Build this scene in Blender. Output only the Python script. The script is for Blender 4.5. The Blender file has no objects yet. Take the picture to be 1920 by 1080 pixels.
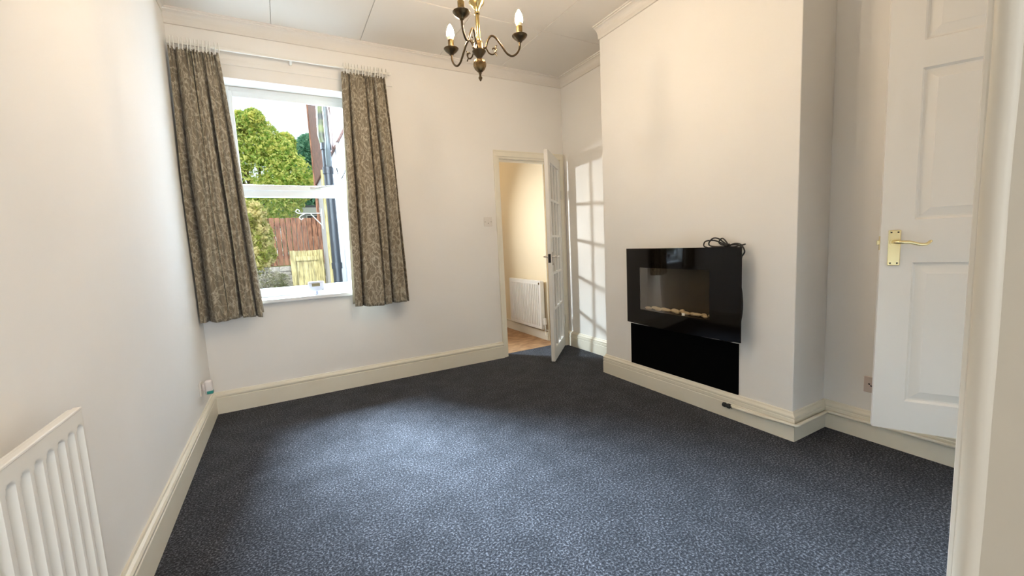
import bpy, bmesh, math, random
from mathutils import Vector, Matrix, noise
random.seed(7)
PI = math.pi
C = bpy.context.scene.collection
SC = bpy.context.scene

# ------------------------------------------------------------------ camera
F = 776.44
yaw, pitch, roll = 0.5006263, 0.1088524, -0.0480615
fw = Vector((math.sin(yaw)*math.cos(pitch), math.cos(yaw)*math.cos(pitch), -math.sin(pitch)))
r0 = Vector((math.cos(yaw), -math.sin(yaw), 0)); u0 = r0.cross(fw)
cr = r0*math.cos(roll) + u0*math.sin(roll); cu = -r0*math.sin(roll) + u0*math.cos(roll)
cam_d = bpy.data.cameras.new('camera'); cam = bpy.data.objects.new('camera', cam_d); C.objects.link(cam)
cam_d.sensor_width = 36; cam_d.lens = F/1920*36; cam_d.clip_start = 0.02; cam_d.clip_end = 200
m = Matrix((cr, cu, -fw)).transposed().to_4x4(); m.translation = Vector((0.5343, -3.5890, 1.1300))
cam.matrix_world = m
SC.camera = cam

# ------------------------------------------------------------------ world, suns, area lights, exposure
W_ = bpy.data.worlds.new('sky'); SC.world = W_; W_.use_nodes = True
nt = W_.node_tree; nt.nodes.clear()
wo = nt.nodes.new('ShaderNodeOutputWorld'); bg = nt.nodes.new('ShaderNodeBackground')
tc = nt.nodes.new('ShaderNodeTexCoord'); nz = nt.nodes.new('ShaderNodeTexNoise'); nz.inputs['Scale'].default_value = 2.2; nz.inputs['Detail'].default_value = 5
cr_ = nt.nodes.new('ShaderNodeValToRGB')
cr_.color_ramp.elements[0].position = .35; cr_.color_ramp.elements[0].color = (.80, .90, 1, 1)
cr_.color_ramp.elements[1].position = .6; cr_.color_ramp.elements[1].color = (1, 1, 1, 1)
nt.links.new(tc.outputs['Generated'], nz.inputs['Vector']); nt.links.new(nz.outputs['Fac'], cr_.inputs['Fac'])
nt.links.new(cr_.outputs['Color'], bg.inputs['Color']); nt.links.new(bg.outputs['Background'], wo.inputs['Surface'])
bg.inputs['Strength'].default_value = 1.3

def sun(name, d, strength, angle, col):
    l = bpy.data.lights.new(name, 'SUN'); l.energy = strength; l.angle = math.radians(angle); l.color = col
    o = bpy.data.objects.new(name, l); C.objects.link(o)
    o.rotation_euler = Vector(d).to_track_quat('-Z', 'Y').to_euler(); o.location = (0, 0, 8)
def area(name, loc, d, sx, sy, power, col, spread=180):
    l = bpy.data.lights.new(name, 'AREA'); l.shape = 'RECTANGLE'; l.size = sx; l.size_y = sy; l.energy = power; l.color = col; l.spread = math.radians(spread)
    o = bpy.data.objects.new(name, l); C.objects.link(o)
    o.location = loc; o.rotation_euler = Vector(d).to_track_quat('-Z', 'Z').to_euler()
sun('sun', (.45, .75, -.62), 2.6, 1.0, (1, .95, .86))
sun('bright_cloud_light', (.22, -.74, -.62), 1.5, 60, (.84, .92, 1))
area('sky_light_over_the_yard', (-.45, 3.4, 4.55), (.20, -.86, -.47), 2.3, 2.4, 2350, (.66, .81, 1), 85)
area('front_window_daylight', (1.3, -7.25, 1.55), (0, 1, 0), 2.2, 1.7, 85, (.93, .96, 1))
area('kitchen_window_daylight', (1.36, 1.36, 1.72), (.74, -.66, -.25), .20, .20, 8.5, (.92, .96, 1), 70)
area('stairwell_fill', (2.72, -4.55, 1.75), (.02, 1, -.05), .75, 1.5, 4.5, (1, .93, .84))  # added unseen fill lamp, brightens the panel door and side of the chimney breast
kl = bpy.data.lights.new('kitchen_ceiling_light', 'POINT'); kl.energy = 14; kl.shadow_soft_size = .12; kl.color = (1, .72, .40)
ko = bpy.data.objects.new('kitchen_ceiling_light', kl); C.objects.link(ko); ko.location = (2.1, 1.7, 2.2)
BULB = 650

vs = SC.view_settings
vs.view_transform = 'Standard'; vs.look = 'None'; vs.gamma = 1; vs.use_curve_mapping = False; vs.exposure = 0.16

# ------------------------------------------------------------------ materials
def mat(name, col, rough=.6, metal=0, bump=None, var=None, spec=.5, coat=0, trans=0, emit=None, **kw):
    """bump=(scale,strength,dist) var=(scale,colour2,lo,hi)"""
    M = bpy.data.materials.new(name); M.use_nodes = True; n = M.node_tree; b = n.nodes['Principled BSDF']
    b.inputs['Base Color'].default_value = (*col, 1); b.inputs['Roughness'].default_value = rough; b.inputs['Metallic'].default_value = metal
    b.inputs['Specular IOR Level'].default_value = spec; b.inputs['Coat Weight'].default_value = coat
    if trans: b.inputs['Transmission Weight'].default_value = trans
    if emit: b.inputs['Emission Color'].default_value = (*emit[0], 1); b.inputs['Emission Strength'].default_value = emit[1]
    for k, v in kw.items(): b.inputs[k.replace('_', ' ')].default_value = v
    if bump or var:
        t = n.nodes.new('ShaderNodeTexCoord')
    if var:
        q = n.nodes.new('ShaderNodeTexNoise'); q.inputs['Scale'].default_value = var[0]; q.inputs['Detail'].default_value = 4
        r = n.nodes.new('ShaderNodeValToRGB'); r.color_ramp.elements[0].position = var[2]; r.color_ramp.elements[1].position = var[3]
        r.color_ramp.elements[0].color = (*col, 1); r.color_ramp.elements[1].color = (*var[1], 1)
        n.links.new(t.outputs['Object'], q.inputs['Vector']); n.links.new(q.outputs['Fac'], r.inputs['Fac']); n.links.new(r.outputs['Color'], b.inputs['Base Color'])
    if bump:
        prev = None
        for sc, st, ds in (bump if isinstance(bump, list) else [bump]):
            q = n.nodes.new('ShaderNodeTexNoise'); q.inputs['Scale'].default_value = sc; q.inputs['Detail'].default_value = 3
            p = n.nodes.new('ShaderNodeBump'); p.inputs['Strength'].default_value = st; p.inputs['Distance'].default_value = ds
            n.links.new(t.outputs['Object'], q.inputs['Vector']); n.links.new(q.outputs['Fac'], p.inputs['Height'])
            if prev: n.links.new(prev.outputs['Normal'], p.inputs['Normal'])
            prev = p
        n.links.new(prev.outputs['Normal'], b.inputs['Normal'])
    return M

wallm = mat('wall_paint', (.87, .85, .81), .75, bump=[(2.5, .35, .012), (60, .10, .003)], var=(1.3, (.84, .815, .77), .42, .75), spec=.25)
ceilm = mat('ceiling_paint', (.77, .73, .67), .7, bump=[(2, .15, .006)], spec=.3)
trimm = mat('cream_gloss_trim', (.82, .77, .64), .35, bump=[(14, .12, .003)], var=(5, (.78, .72, .58), .5, .8))
whitem = mat('white_gloss', (.84, .81, .74), .38, bump=[(20, .05, .002)])
doorm = mat('door_white', (.80, .775, .72), .45, bump=[(160, .10, .001)])
upvc = mat('white_upvc', (.72, .74, .74), .28)
chrome = mat('satin_chrome', (.72, .70, .66), .25, 1)
polbrass = mat('polished_brass', (.86, .74, .42), .25, 1)
antbrass = mat('antique_brass', (.42, .30, .13), .26, 1, var=(30, (.16, .10, .05), .45, .62))
darkbrass = mat('dark_bronze', (.10, .07, .04), .32, 1, var=(40, (.20, .145, .08), .55, .75))
blackglass = mat('black_glass', (.003, .002, .0015), .05, spec=.22)
blackpl = mat('black_plastic', (.012, .012, .013), .4)
rubber = mat('black_cable', (.006, .006, .006), .45)
blackpaint = mat('black_painted_board', (.0012, .0012, .0014), .6, bump=(30, .2, .004), spec=.04)
firebox = mat('brown_firebox', (.05, .035, .022), .5, bump=(12, .3, .01), var=(8, (.032, .022, .014), .4, .6))
pebm = mat('cream_pebble', (.90, .80, .62), .4, bump=(20, .2, .004), var=(9, (.74, .62, .45), .45, .7))
plasticw = mat('white_plastic', (.78, .74, .68), .4)
teal = mat('teal_plastic', (.02, .26, .22), .3)
darkhole = mat('dark_recess', (.01, .01, .01), .8)
lcd = mat('lcd_display', (.16, .13, .05), .25)
bluewhite = mat('pale_plastic', (.58, .60, .68), .35)
bulbm = mat('lit_candle_bulb', (1, .9, .7), .4, emit=((1, .79, .56), BULB))
bulbbase = mat('bulb_base_plastic', (.85, .72, .5), .4)
rodm = mat('white_curtain_rail', (.82, .80, .74), .35)

def glass_mat(name, tint, refl=1.0, rough=0.0):
    M = bpy.data.materials.new(name); M.use_nodes = True; n = M.node_tree; n.nodes.clear()
    o = n.nodes.new('ShaderNodeOutputMaterial'); mx = n.nodes.new('ShaderNodeMixShader'); t = n.nodes.new('ShaderNodeBsdfTransparent')
    g = n.nodes.new('ShaderNodeBsdfGlossy'); f = n.nodes.new('ShaderNodeFresnel'); f.inputs['IOR'].default_value = 1.45
    t.inputs['Color'].default_value = (*tint, 1); g.inputs['Roughness'].default_value = rough
    mm = n.nodes.new('ShaderNodeMath'); mm.operation = 'MULTIPLY'; mm.inputs[1].default_value = refl
    n.links.new(f.outputs[0], mm.inputs[0]); n.links.new(mm.outputs[0], mx.inputs[0]); n.links.new(t.outputs[0], mx.inputs[1]); n.links.new(g.outputs[0], mx.inputs[2]); n.links.new(mx.outputs[0], o.inputs[0])
    return M
paneglass = glass_mat('window_glass', (.96, .98, .97), .07)
smokeglass = glass_mat('smoked_glass', (.86, .83, .77), .14, .02)
doorglass = glass_mat('door_glass', (.93, .93, .91), .8)

def carpet_mat():
    M = bpy.data.materials.new('carpet'); M.use_nodes = True; n = M.node_tree; b = n.nodes['Principled BSDF']
    t = n.nodes.new('ShaderNodeTexCoord'); a = n.nodes.new('ShaderNodeTexNoise'); a.inputs['Scale'].default_value = 120; a.inputs['Detail'].default_value = 4; a.inputs['Roughness'].default_value = .7
    a2 = n.nodes.new('ShaderNodeTexNoise'); a2.inputs['Scale'].default_value = 7; a2.inputs['Detail'].default_value = 5
    r = n.nodes.new('ShaderNodeValToRGB'); e = r.color_ramp.elements
    e[0].position = .40; e[0].color = (.010, .010, .013, 1); e[1].position = .66; e[1].color = (.22, .225, .25, 1)
    x = r.color_ramp.elements.new(.52); x.color = (.044, .044, .050, 1)
    mx = n.nodes.new('ShaderNodeMix'); mx.data_type = 'RGBA'; mx.blend_type = 'MULTIPLY'; mx.inputs['Factor'].default_value = 1
    r2 = n.nodes.new('ShaderNodeValToRGB'); r2.color_ramp.elements[0].position = .35; r2.color_ramp.elements[0].color = (.72, .72, .72, 1); r2.color_ramp.elements[1].position = .65; r2.color_ramp.elements[1].color = (1.1, 1.1, 1.1, 1)
    bp = n.nodes.new('ShaderNodeBump'); bp.inputs['Strength'].default_value = 1; bp.inputs['Distance'].default_value = .008
    L = n.links.new
    L(t.outputs['Object'], a.inputs['Vector']); L(t.outputs['Object'], a2.inputs['Vector'])
    L(a.outputs['Fac'], r.inputs['Fac']); L(a2.outputs['Fac'], r2.inputs['Fac'])
    L(r.outputs['Color'], mx.inputs[6]); L(r2.outputs['Color'], mx.inputs[7]); L(mx.outputs[2], b.inputs['Base Color'])
    L(a.outputs['Fac'], bp.inputs['Height']); L(bp.outputs['Normal'], b.inputs['Normal'])
    b.inputs['Roughness'].default_value = .95; b.inputs['Specular IOR Level'].default_value = .1
    b.inputs['Sheen Weight'].default_value = .12; b.inputs['Sheen Roughness'].default_value = .4; b.inputs['Sheen Tint'].default_value = (.8, .88, 1, 1)
    return M
carpetm = carpet_mat()

def damask_mat():
    M = bpy.data.materials.new('damask_fabric'); M.use_nodes = True; n = M.node_tree; b = n.nodes['Principled BSDF']; L = n.links.new
    t = n.nodes.new('ShaderNodeTexCoord')
    def noise_(sc, det=2):
        q = n.nodes.new('ShaderNodeTexNoise'); q.inputs['Scale'].default_value = sc; q.inputs['Detail'].default_value = det; return q
    w = noise_(9); L(t.outputs['UV'], w.inputs['Vector'])
    mxv = n.nodes.new('ShaderNodeMix'); mxv.data_type = 'RGBA'; mxv.blend_type = 'LINEAR_LIGHT'; mxv.inputs['Factor'].default_value = .07
    L(t.outputs['UV'], mxv.inputs[6]); L(w.outputs['Color'], mxv.inputs[7])
    v = n.nodes.new('ShaderNodeTexVoronoi'); v.feature = 'DISTANCE_TO_EDGE'; v.inputs['Scale'].default_value = 21; L(mxv.outputs[2], v.inputs['Vector'])
    v2 = n.nodes.new('ShaderNodeTexVoronoi'); v2.feature = 'F1'; v2.inputs['Scale'].default_value = 7; L(mxv.outputs[2], v2.inputs['Vector'])
    wv = n.nodes.new('ShaderNodeMath'); wv.operation = 'SINE'; m1 = n.nodes.new('ShaderNodeMath'); m1.operation = 'MULTIPLY'; m1.inputs[1].default_value = 21
    L(v2.outputs['Distance'], m1.inputs[0]); L(m1.outputs[0], wv.inputs[0])
    r = n.nodes.new('ShaderNodeValToRGB'); r.color_ramp.elements[0].position = .03; r.color_ramp.elements[1].position = .09
    r.color_ramp.elements[0].color = (1, 1, 1, 1); r.color_ramp.elements[1].color = (0, 0, 0, 1); L(v.outputs['Distance'], r.inputs['Fac'])
    ad = n.nodes.new('ShaderNodeMath'); ad.operation = 'MULTIPLY_ADD'; ad.inputs[1].default_value = .45; L(wv.outputs[0], ad.inputs[0]); L(r.outputs['Color'], ad.inputs[2])
    cl = n.nodes.new('ShaderNodeClamp'); L(ad.outputs[0], cl.inputs['Value'])
    mx = n.nodes.new('ShaderNodeMix'); mx.data_type = 'RGBA'; L(cl.outputs[0], mx.inputs['Factor'])
    mx.inputs[6].default_value = (.20, .165, .112, 1); mx.inputs[7].default_value = (.43, .375, .28, 1)
    L(mx.outputs[2], b.inputs['Base Color'])
    rr = n.nodes.new('ShaderNodeMapRange'); rr.inputs[3].default_value = .75; rr.inputs[4].default_value = .42; L(cl.outputs[0], rr.inputs[0]); L(rr.outputs[0], b.inputs['Roughness'])
    f = noise_(300); L(t.outputs['UV'], f.inputs['Vector']); bp = n.nodes.new('ShaderNodeBump'); bp.inputs['Strength'].default_value = .3; bp.inputs['Distance'].default_value = .002
    L(f.outputs['Fac'], bp.inputs['Height']); L(bp.outputs['Normal'], b.inputs['Normal']); b.inputs['Sheen Weight'].default_value = .1
    return M
damask = damask_mat()
lining = mat('curtain_lining', (.42, .37, .28), .8, bump=(200, .2, .002))

def plank_mat(name, c1, c2, sx):
    M = bpy.data.materials.new(name); M.use_nodes = True; n = M.node_tree; b = n.nodes['Principled BSDF']; L = n.links.new
    t = n.nodes.new('ShaderNodeTexCoord'); mp = n.nodes.new('ShaderNodeMapping'); mp.inputs['Scale'].default_value = sx
    q = n.nodes.new('ShaderNodeTexNoise'); q.inputs['Scale'].default_value = 4; q.inputs['Detail'].default_value = 6
    r = n.nodes.new('ShaderNodeValToRGB'); r.color_ramp.elements[0].position = .35; r.color_ramp.elements[0].color = (*c1, 1); r.color_ramp.elements[1].position = .68; r.color_ramp.elements[1].color = (*c2, 1)
    L(t.outputs['Object'], mp.inputs['Vector']); L(mp.outputs[0], q.inputs['Vector']); L(q.outputs['Fac'], r.inputs['Fac']); L(r.outputs['Color'], b.inputs['Base Color'])
    b.inputs['Roughness'].default_value = .6
    return M
fencem = plank_mat('red_brown_timber', (.13, .05, .03), (.46, .22, .13), (9, 9, 1.2))
gatem = plank_mat('mossy_yellow_timber', (.26, .22, .09), (.70, .60, .30), (9, 9, 1.2))
vinylm = plank_mat('wood_effect_vinyl', (.26, .13, .055), (.50, .30, .15), (2.2, 5, 1))
stonem = mat('rubble_stone', (.34, .32, .30), .85, bump=(12, .6, .02), var=(7, (.62, .60, .56), .4, .65))
renderm = mat('white_painted_render', (.46, .46, .48), .8, bump=(20, .4, .01))
soilm = mat('dark_grey_pipe', (.018, .020, .024), .4)
greypipe = mat('grey_pipe', (.09, .10, .10), .4)
gutterm = mat('moss_stained_gutter', (.13, .15, .06), .5, var=(8, (.05, .05, .045), .4, .6))
soffitm = mat('pink_brown_soffit', (.21, .10, .075), .7, var=(9, (.10, .055, .045), .4, .7))
slatem = mat('slate_roof', (.10, .11, .12), .6)
groundm = mat('yard_paving', (.30, .29, .27), .85, bump=(6, .5, .02), var=(3, (.20, .20, .16), .4, .7))
soilgm = mat('terrace_earth', (.14, .12, .07), .9, bump=(5, .8, .05), var=(2, (.15, .22, .05), .4, .6))
barkm = mat('bark', (.12, .085, .06), .9, bump=(10, .8, .03))
def leaf_mat(name, c1, c2):
    M = mat(name, c1, .55, var=(7, c2, .42, .58)); n = M.node_tree; b = n.nodes['Principled BSDF']
    o = n.nodes['Material Output']; tr = n.nodes.new('ShaderNodeBsdfTranslucent'); mx = n.nodes.new('ShaderNodeMixShader'); mx.inputs[0].default_value = .5
    src = b.inputs['Base Color'].links[0].from_socket; n.links.new(src, tr.inputs['Color'])
    n.links.new(b.outputs[0], mx.inputs[1]); n.links.new(tr.outputs[0], mx.inputs[2]); n.links.new(mx.outputs[0], o.inputs[0]); return M
leaf_y = leaf_mat('yellow_green_leaf', (.28, .44, .08), (.76, .76, .24))
leaf_d = leaf_mat('dark_green_leaf', (.08, .24, .15), (.18, .38, .24))
leaf_i = leaf_mat('ivy_leaf', (.36, .40, .08), (.85, .76, .40))
leaf_b = leaf_mat('bramble_leaf', (.28, .30, .16), (.62, .60, .50))
shedm = mat('grey_shed_wall', (.42, .44, .46), .8)

# ------------------------------------------------------------------ mesh helpers
def link(name, bm, m, parent=None, smooth=False):
    me = bpy.data.meshes.new(name); bmesh.ops.recalc_face_normals(bm, faces=bm.faces); bm.to_mesh(me); bm.free(); me.materials.append(m)
    if smooth:
        for p in me.polygons: p.use_smooth = True
        try: me.set_sharp_from_angle(angle=math.radians(40))
        except Exception: pass
    o = bpy.data.objects.new(name, me); C.objects.link(o)
    if parent:
        o.parent = parent; o.matrix_parent_inverse = world(parent).inverted()
    return o
def world(o):
    M = o.matrix_local.copy() if o.parent is None else None
    if o.parent is None: return Matrix.Translation(o.location) @ o.rotation_euler.to_matrix().to_4x4()
    return world(o.parent) @ o.matrix_parent_inverse @ (Matrix.Translation(o.location) @ o.rotation_euler.to_matrix().to_4x4())
def tag(o, label, cat, group=None, kind=None):
    o['label'] = label; o['category'] = cat
    if group: o['group'] = group
    if kind: o['kind'] = kind
    return o
def struct(o, label=None):
    o['kind'] = 'structure'
    if label: o['label'] = label
    return o
def empty(name, loc, label, cat, group=None):
    o = bpy.data.objects.new(name, None); o.empty_display_size = .1; C.objects.link(o); o.location = loc
    return tag(o, label, cat, group)

def box(bm, a, b, bevel=0, seg=2, M=None):
    r = bmesh.ops.create_cube(bm, size=1); v = r['verts']
    c = [(a[i]+b[i])/2 for i in range(3)]; s = [max(abs(b[i]-a[i]), 1e-5) for i in range(3)]
    for q in v: q.co = Vector((q.co.x*s[0]+c[0], q.co.y*s[1]+c[1], q.co.z*s[2]+c[2]))
    if bevel:
        ed = list({e for q in v for e in q.link_edges})
        rr = bmesh.ops.bevel(bm, geom=ed, offset=bevel, segments=seg, affect='EDGES', profile=.5)
        v = list({x for f in rr['faces'] for x in f.verts} | {q for q in v if q.is_valid})
    if M is not None:
        for q in v: q.co = M @ q.co
    return v
def BX(name, a, b, m, parent=None, bevel=0, M=None, seg=2):
    bm = bmesh.new(); box(bm, a, b, bevel, seg, M); return link(name, bm, m, parent)
def frame_axes(d):
    d = d.normalized(); a = Vector((0, 0, 1)) if abs(d.z) < .9 else Vector((1, 0, 0)); x = d.cross(a).normalized(); return x, d.cross(x).normalized()
def catmull(P, n=6, closed=False):
    P = [Vector(p) for p in P]; out = []; N = len(P)
    for i in range(N if closed else N-1):
        p0 = P[(i-1) % N] if closed or i > 0 else P[0]*2-P[1]; p1 = P[i]; p2 = P[(i+1) % N]; p3 = P[(i+2) % N] if closed or i+2 < N else P[-1]*2-P[-2]
        for k in range(n):
            t = k/n; out.append(.5*((2*p1)+(p2-p0)*t+(2*p0-5*p1+4*p2-p3)*t*t+(3*p1-p0-3*p2+p3)*t**3))
    if not closed: out.append(P[-1])
    return out
def tube(bm, P, r, seg=10, cap=True):
    P = [Vector(p) for p in P]; R = r if isinstance(r, (list, tuple)) else [r]*len(P)
    rings = []; x, y = frame_axes(P[1]-P[0])
    for i, p in enumerate(P):
        d = (P[min(i+1, len(P)-1)]-P[max(i-1, 0)]).normalized()
        x = (x-d*x.dot(d)).normalized(); y = d.cross(x)
        rings.append([bm.verts.new(p+(x*math.cos(2*PI*k/seg)+y*math.sin(2*PI*k/seg))*R[i]) for k in range(seg)])
    for a, b in zip(rings, rings[1:]):
        for k in range(seg): bm.faces.new((a[k], a[(k+1) % seg], b[(k+1) % seg], b[k]))
    if cap: bm.faces.new(rings[0][::-1]); bm.faces.new(rings[-1])
def lathe(bm, prof, M=None, seg=24):
    rings = []
    for r, z in prof:
        if r < 1e-6: rings.append([bm.verts.new((0, 0, z))])
        else: rings.append([bm.verts.new((r*math.cos(2*PI*k/seg), r*math.sin(2*PI*k/seg), z)) for k in range(seg)])
    for a, b in zip(rings, rings[1:]):
        for k in range(seg):
            k2 = (k+1) % seg
            if len(a) == 1 and len(b) == 1: continue
            if len(a) == 1: bm.faces.new((a[0], b[k2], b[k]))
            elif len(b) == 1: bm.faces.new((a[k], a[k2], b[0]))
            else: bm.faces.new((a[k], a[k2], b[k2], b[k]))
    for g in (rings[0], rings[-1]):
        if len(g) > 1: bm.faces.new(g)
    if M is not None:
        for g in rings:
            for v in g: v.co = M @ v.co
def sweep(bm, prof, path, side=1, caps=True):
    """prof (t,z) in section; path xy list; offset t to the given side of the path, mitred corners"""
    P = [Vector((p[0], p[1])) for p in path]; rings = []
    for i, p in enumerate(P):
        ds = []
        if i > 0: ds.append((P[i]-P[i-1]).normalized())
        if i < len(P)-1: ds.append((P[i+1]-P[i]).normalized())
        ns = [Vector((-d.y, d.x))*side for d in ds]
        n_ = (ns[0]+ns[-1]); n_ = n_/n_.dot(ns[0])
        rings.append([bm.verts.new((p.x+n_.x*t, p.y+n_.y*t, z)) for t, z in prof])
    K = len(prof)
    for a, b in zip(rings, rings[1:]):
        for k in range(K): bm.faces.new((a[k], a[(k+1) % K], b[(k+1) % K], b[k]))
    if caps: bm.faces.new(rings[0]); bm.faces.new(rings[-1])
def wall_holes(bm, ax, p0, p1, u0_, u1_, z0, z1, holes):
    """slab wall; ax 'y': plane spans x,z between y=p0..p1"""
    us = sorted({u0_, u1_, *[h[0] for h in holes], *[h[1] for h in holes]}); zs = sorted({z0, z1, *[h[2] for h in holes], *[h[3] for h in holes]})
    cells = {}
    def solid(i, j):
        if i < 0 or j < 0 or i >= len(us)-1 or j >= len(zs)-1: return False
        cu_, cz = (us[i]+us[i+1])/2, (zs[j]+zs[j+1])/2
        return not any(h[0] < cu_ < h[1] and h[2] < cz < h[3] for h in holes)
    vd = {}
    def V(u, p, z):
        k = (round(u, 5), round(p, 5), round(z, 5))
        if k not in vd: vd[k] = bm.verts.new((u, p, z) if ax == 'y' else (p, u, z))
        return vd[k]
    for i in range(len(us)-1):
        for j in range(len(zs)-1):
            if not solid(i, j): continue
            a, b, c, d = us[i], us[i+1], zs[j], zs[j+1]
            for p in (p0, p1): bm.faces.new((V(a, p, c), V(b, p, c), V(b, p, d), V(a, p, d)))
            for di, dj, e in ((-1, 0, ((a, c), (a, d))), (1, 0, ((b, c), (b, d))), (0, -1, ((a, c), (b, c))), (0, 1, ((a, d), (b, d)))):
                if not solid(i+di, j+dj):
                    (ua, za), (ub, zb) = e
                    bm.faces.new((V(ua, p0, za), V(ub, p0, zb), V(ub, p1, zb), V(ua, p1, za)))

# ------------------------------------------------------------------ room dimensions
H = 2.75; WX = 3.174; BXX = 2.85; Y2 = -0.966; Y3 = -2.426; NY = -3.5
WIN = (.26, 1.14, .765, 2.37); DR = (2.41, 3.11, 0, 1.945)

# setting -----------------------------------------------------------
struct(BX('floor', (0, NY-.12, -.05), (WX, .10, 0), carpetm), 'dark grey blue flecked carpet')
struct(BX('floor', (1.33, .10, -.05), (3.30, 4.8, -.002), vinylm), 'brown wood effect kitchen floor')
struct(BX('floor', (-.15, -7.1, -.05), (3.3, NY-.12, -.001), carpetm), 'carpet of the room behind')
bm = bmesh.new(); wall_holes(bm, 'y', 0, .28, -.15, 1.33, 0, H, [WIN]); struct(link('wall_back', bm, wallm), 'white back wall with the window')
bm = bmesh.new(); wall_holes(bm, 'y', 0, .12, 1.33, 3.40, 0, H, [DR]); struct(link('wall_back', bm, wallm), 'white back wall with the kitchen doorway')
struct(BX('wall_left', (-.15, NY-.12, 0), (0, 0, H), wallm))
struct(BX('wall_right', (WX, NY-.12, 0), (WX+.15, 0, H), wallm), 'white alcove wall')
struct(BX('wall_chimney', (BXX, Y3, 0), (WX, Y2, H), wallm, bevel=.004), 'cream chimney breast')
bm = bmesh.new(); wall_holes(bm, 'y', NY-.12, NY, 0, WX, 0, H, [(.08, .948, 0, 2.1), (2.37, 3.165, .222, 2.225)]); struct(link('wall_front', bm, wallm))
struct(BX('ceiling', (0, NY, H+.008), (WX, 0, H+.10), ceilm))
ceil = bpy.data.objects['ceiling']
xs = [.004, .617, 1.22, 1.87, 2.46, WX-.004]; ys = [-.004, -.76, -1.98, NY+.004]
for j in range(3):
    xx = xs if j == 0 else ([.004, 1.22, 2.46, WX-.004])
    for i in range(len(xx)-1):
        BX('ceiling_panel', (xx[i]+.0015, ys[j+1]+.0015, H), (xx[i+1]-.0015, ys[j]-.0015, H+.008), ceilm, ceil, bevel=.0015, seg=1)
    for i in range(1, len(xx)-1):
        BX('cover_bead', (xx[i]+.002, ys[j+1]+.003, H-.0022), (xx[i]+.0065, ys[j]-.003, H), ceilm, ceil, bevel=.001, seg=1)
for y in ys[1:-1]: BX('cover_bead', (.01, y+.002, H-.0022), (WX-.01, y+.0065, H), ceilm, ceil, bevel=.001, seg=1)
# room behind
struct(BX('wall_behind_left', (-.3, -7.1, 0), (-.15, NY-.12, H), wallm)); struct(BX('wall_behind_right', (3.3, -7.1, 0), (3.45, NY-.12, H), wallm))
bm = bmesh.new(); wall_holes(bm, 'y', -7.25, -7.1, -.3, 3.45, 0, H, [(.2, 2.4, .7, 2.4)]); struct(link('wall_behind_front', bm, wallm))
struct(BX('ceiling', (-.3, -7.1, H), (3.45, NY-.0, H+.1), ceilm), 'ceiling of the room behind')
# stair cupboard behind the six panel door
bm = bmesh.new(); box(bm, (2.2, NY-.14, 0), (2.3, -4.6, H)); box(bm, (2.2, -4.7, 0), (3.3, -4.6, H)); box(bm, (2.3, -4.6, .12), (3.3, NY-.125, .22)); struct(link('wall_cupboard', bm, wallm))
# kitchen shell
struct(BX('wall_kitchen_right', (3.12, .12, 0), (3.30, 4.8, 2.5), mat('kitchen_paint', (.84, .72, .50), .7, bump=(3, .15, .006))))
struct(BX('wall_kitchen_back', (1.33, 4.8, 0), (3.3, 4.9, 2.5), wallm))
bm = bmesh.new(); wall_holes(bm, 'x', 1.25, 1.33, .28, 5.33, -.15, 2.5, [(1.12, 1.62, 1.35, 2.05)]); struct(link('wall_wing', bm, renderm), 'white painted side wall of the rear wing')
struct(BX('ceiling', (1.33, .12, 2.5), (3.3, 4.9, 2.6), ceilm), 'kitchen ceiling')

# cornice and baseboards -------------------------------------------
cor = [(0, H-.085), (.012, H-.085), (.014, H-.076)] + [(.014+.042*(1-math.cos(a)), H-.076+.058*math.sin(a)) for a in [PI/2*k/6 for k in range(1, 7)]] + [(.058, H-.010), (.068, H-.010), (.068, H), (0, H)]
bm = bmesh.new(); sweep(bm, cor, [(0, 0), (WX, 0), (WX, Y2)], -1); struct(link('trim_1', bm, ceilm), 'plaster cornice of the back wall')
bm = bmesh.new(); sweep(bm, cor, [(BXX, Y2), (BXX, Y3)], -1); struct(link('trim_2', bm, ceilm), 'plaster cornice over the chimney breast')
bm = bmesh.new(); sweep(bm, [(t*.35, H-(H-z)*.35) for t, z in cor], [(0, NY), (0, 0)], -1); struct(link('trim_3', bm, ceilm), 'small plaster bead above the left wall')
base = [(0, 0), (.022, 0), (.022, .094), (.0195, .0965), (.0195, .100), (.0215, .1025), (.0215, .120), (.019, .1225), (.019, .126), (.0215, .130), (.0205, .137), (.014, .143), (.010, .148), (.009, .153), (.006, .157), (0, .157)]
def baseb(name, path, side, label=None):
    bm = bmesh.new(); sweep(bm, base, path, side); return struct(link(name, bm, trimm), label)
base_l = [(0, 0), (.022, 0), (.022, .115), (.018, .119), (.018, .123), (.023, .127), (.024, .138), (.019, .147), (.010, .152), (.008, .160), (0, .160)]
bs = base; base = base_l
baseb('baseboard_left', [(0, NY), (0, 0)], -1); 
bm = bmesh.new(); sweep(bm, base_l, [(.0, 0), (2.362, 0)], -1); struct(link('baseboard_back', bm, trimm))
base = bs
baseb('baseboard_right', [(WX, -.0), (WX, Y2), (BXX, Y2), (BXX, Y3), (WX, Y3), (WX, NY)], -1)
# kitchen baseboard
BX('baseboard_kitchen', (3.095, .30, -.002), (3.12, 4.8, .10), trimm, bevel=.004); struct(bpy.data.objects['baseboard_kitchen'])

# batten above the window
bm = bmesh.new(); box(bm, (.02, -.010, 2.455), (1.46, 0, 2.492), .003); struct(link('trim_4', bm, wallm), 'painted batten above the window')

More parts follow.
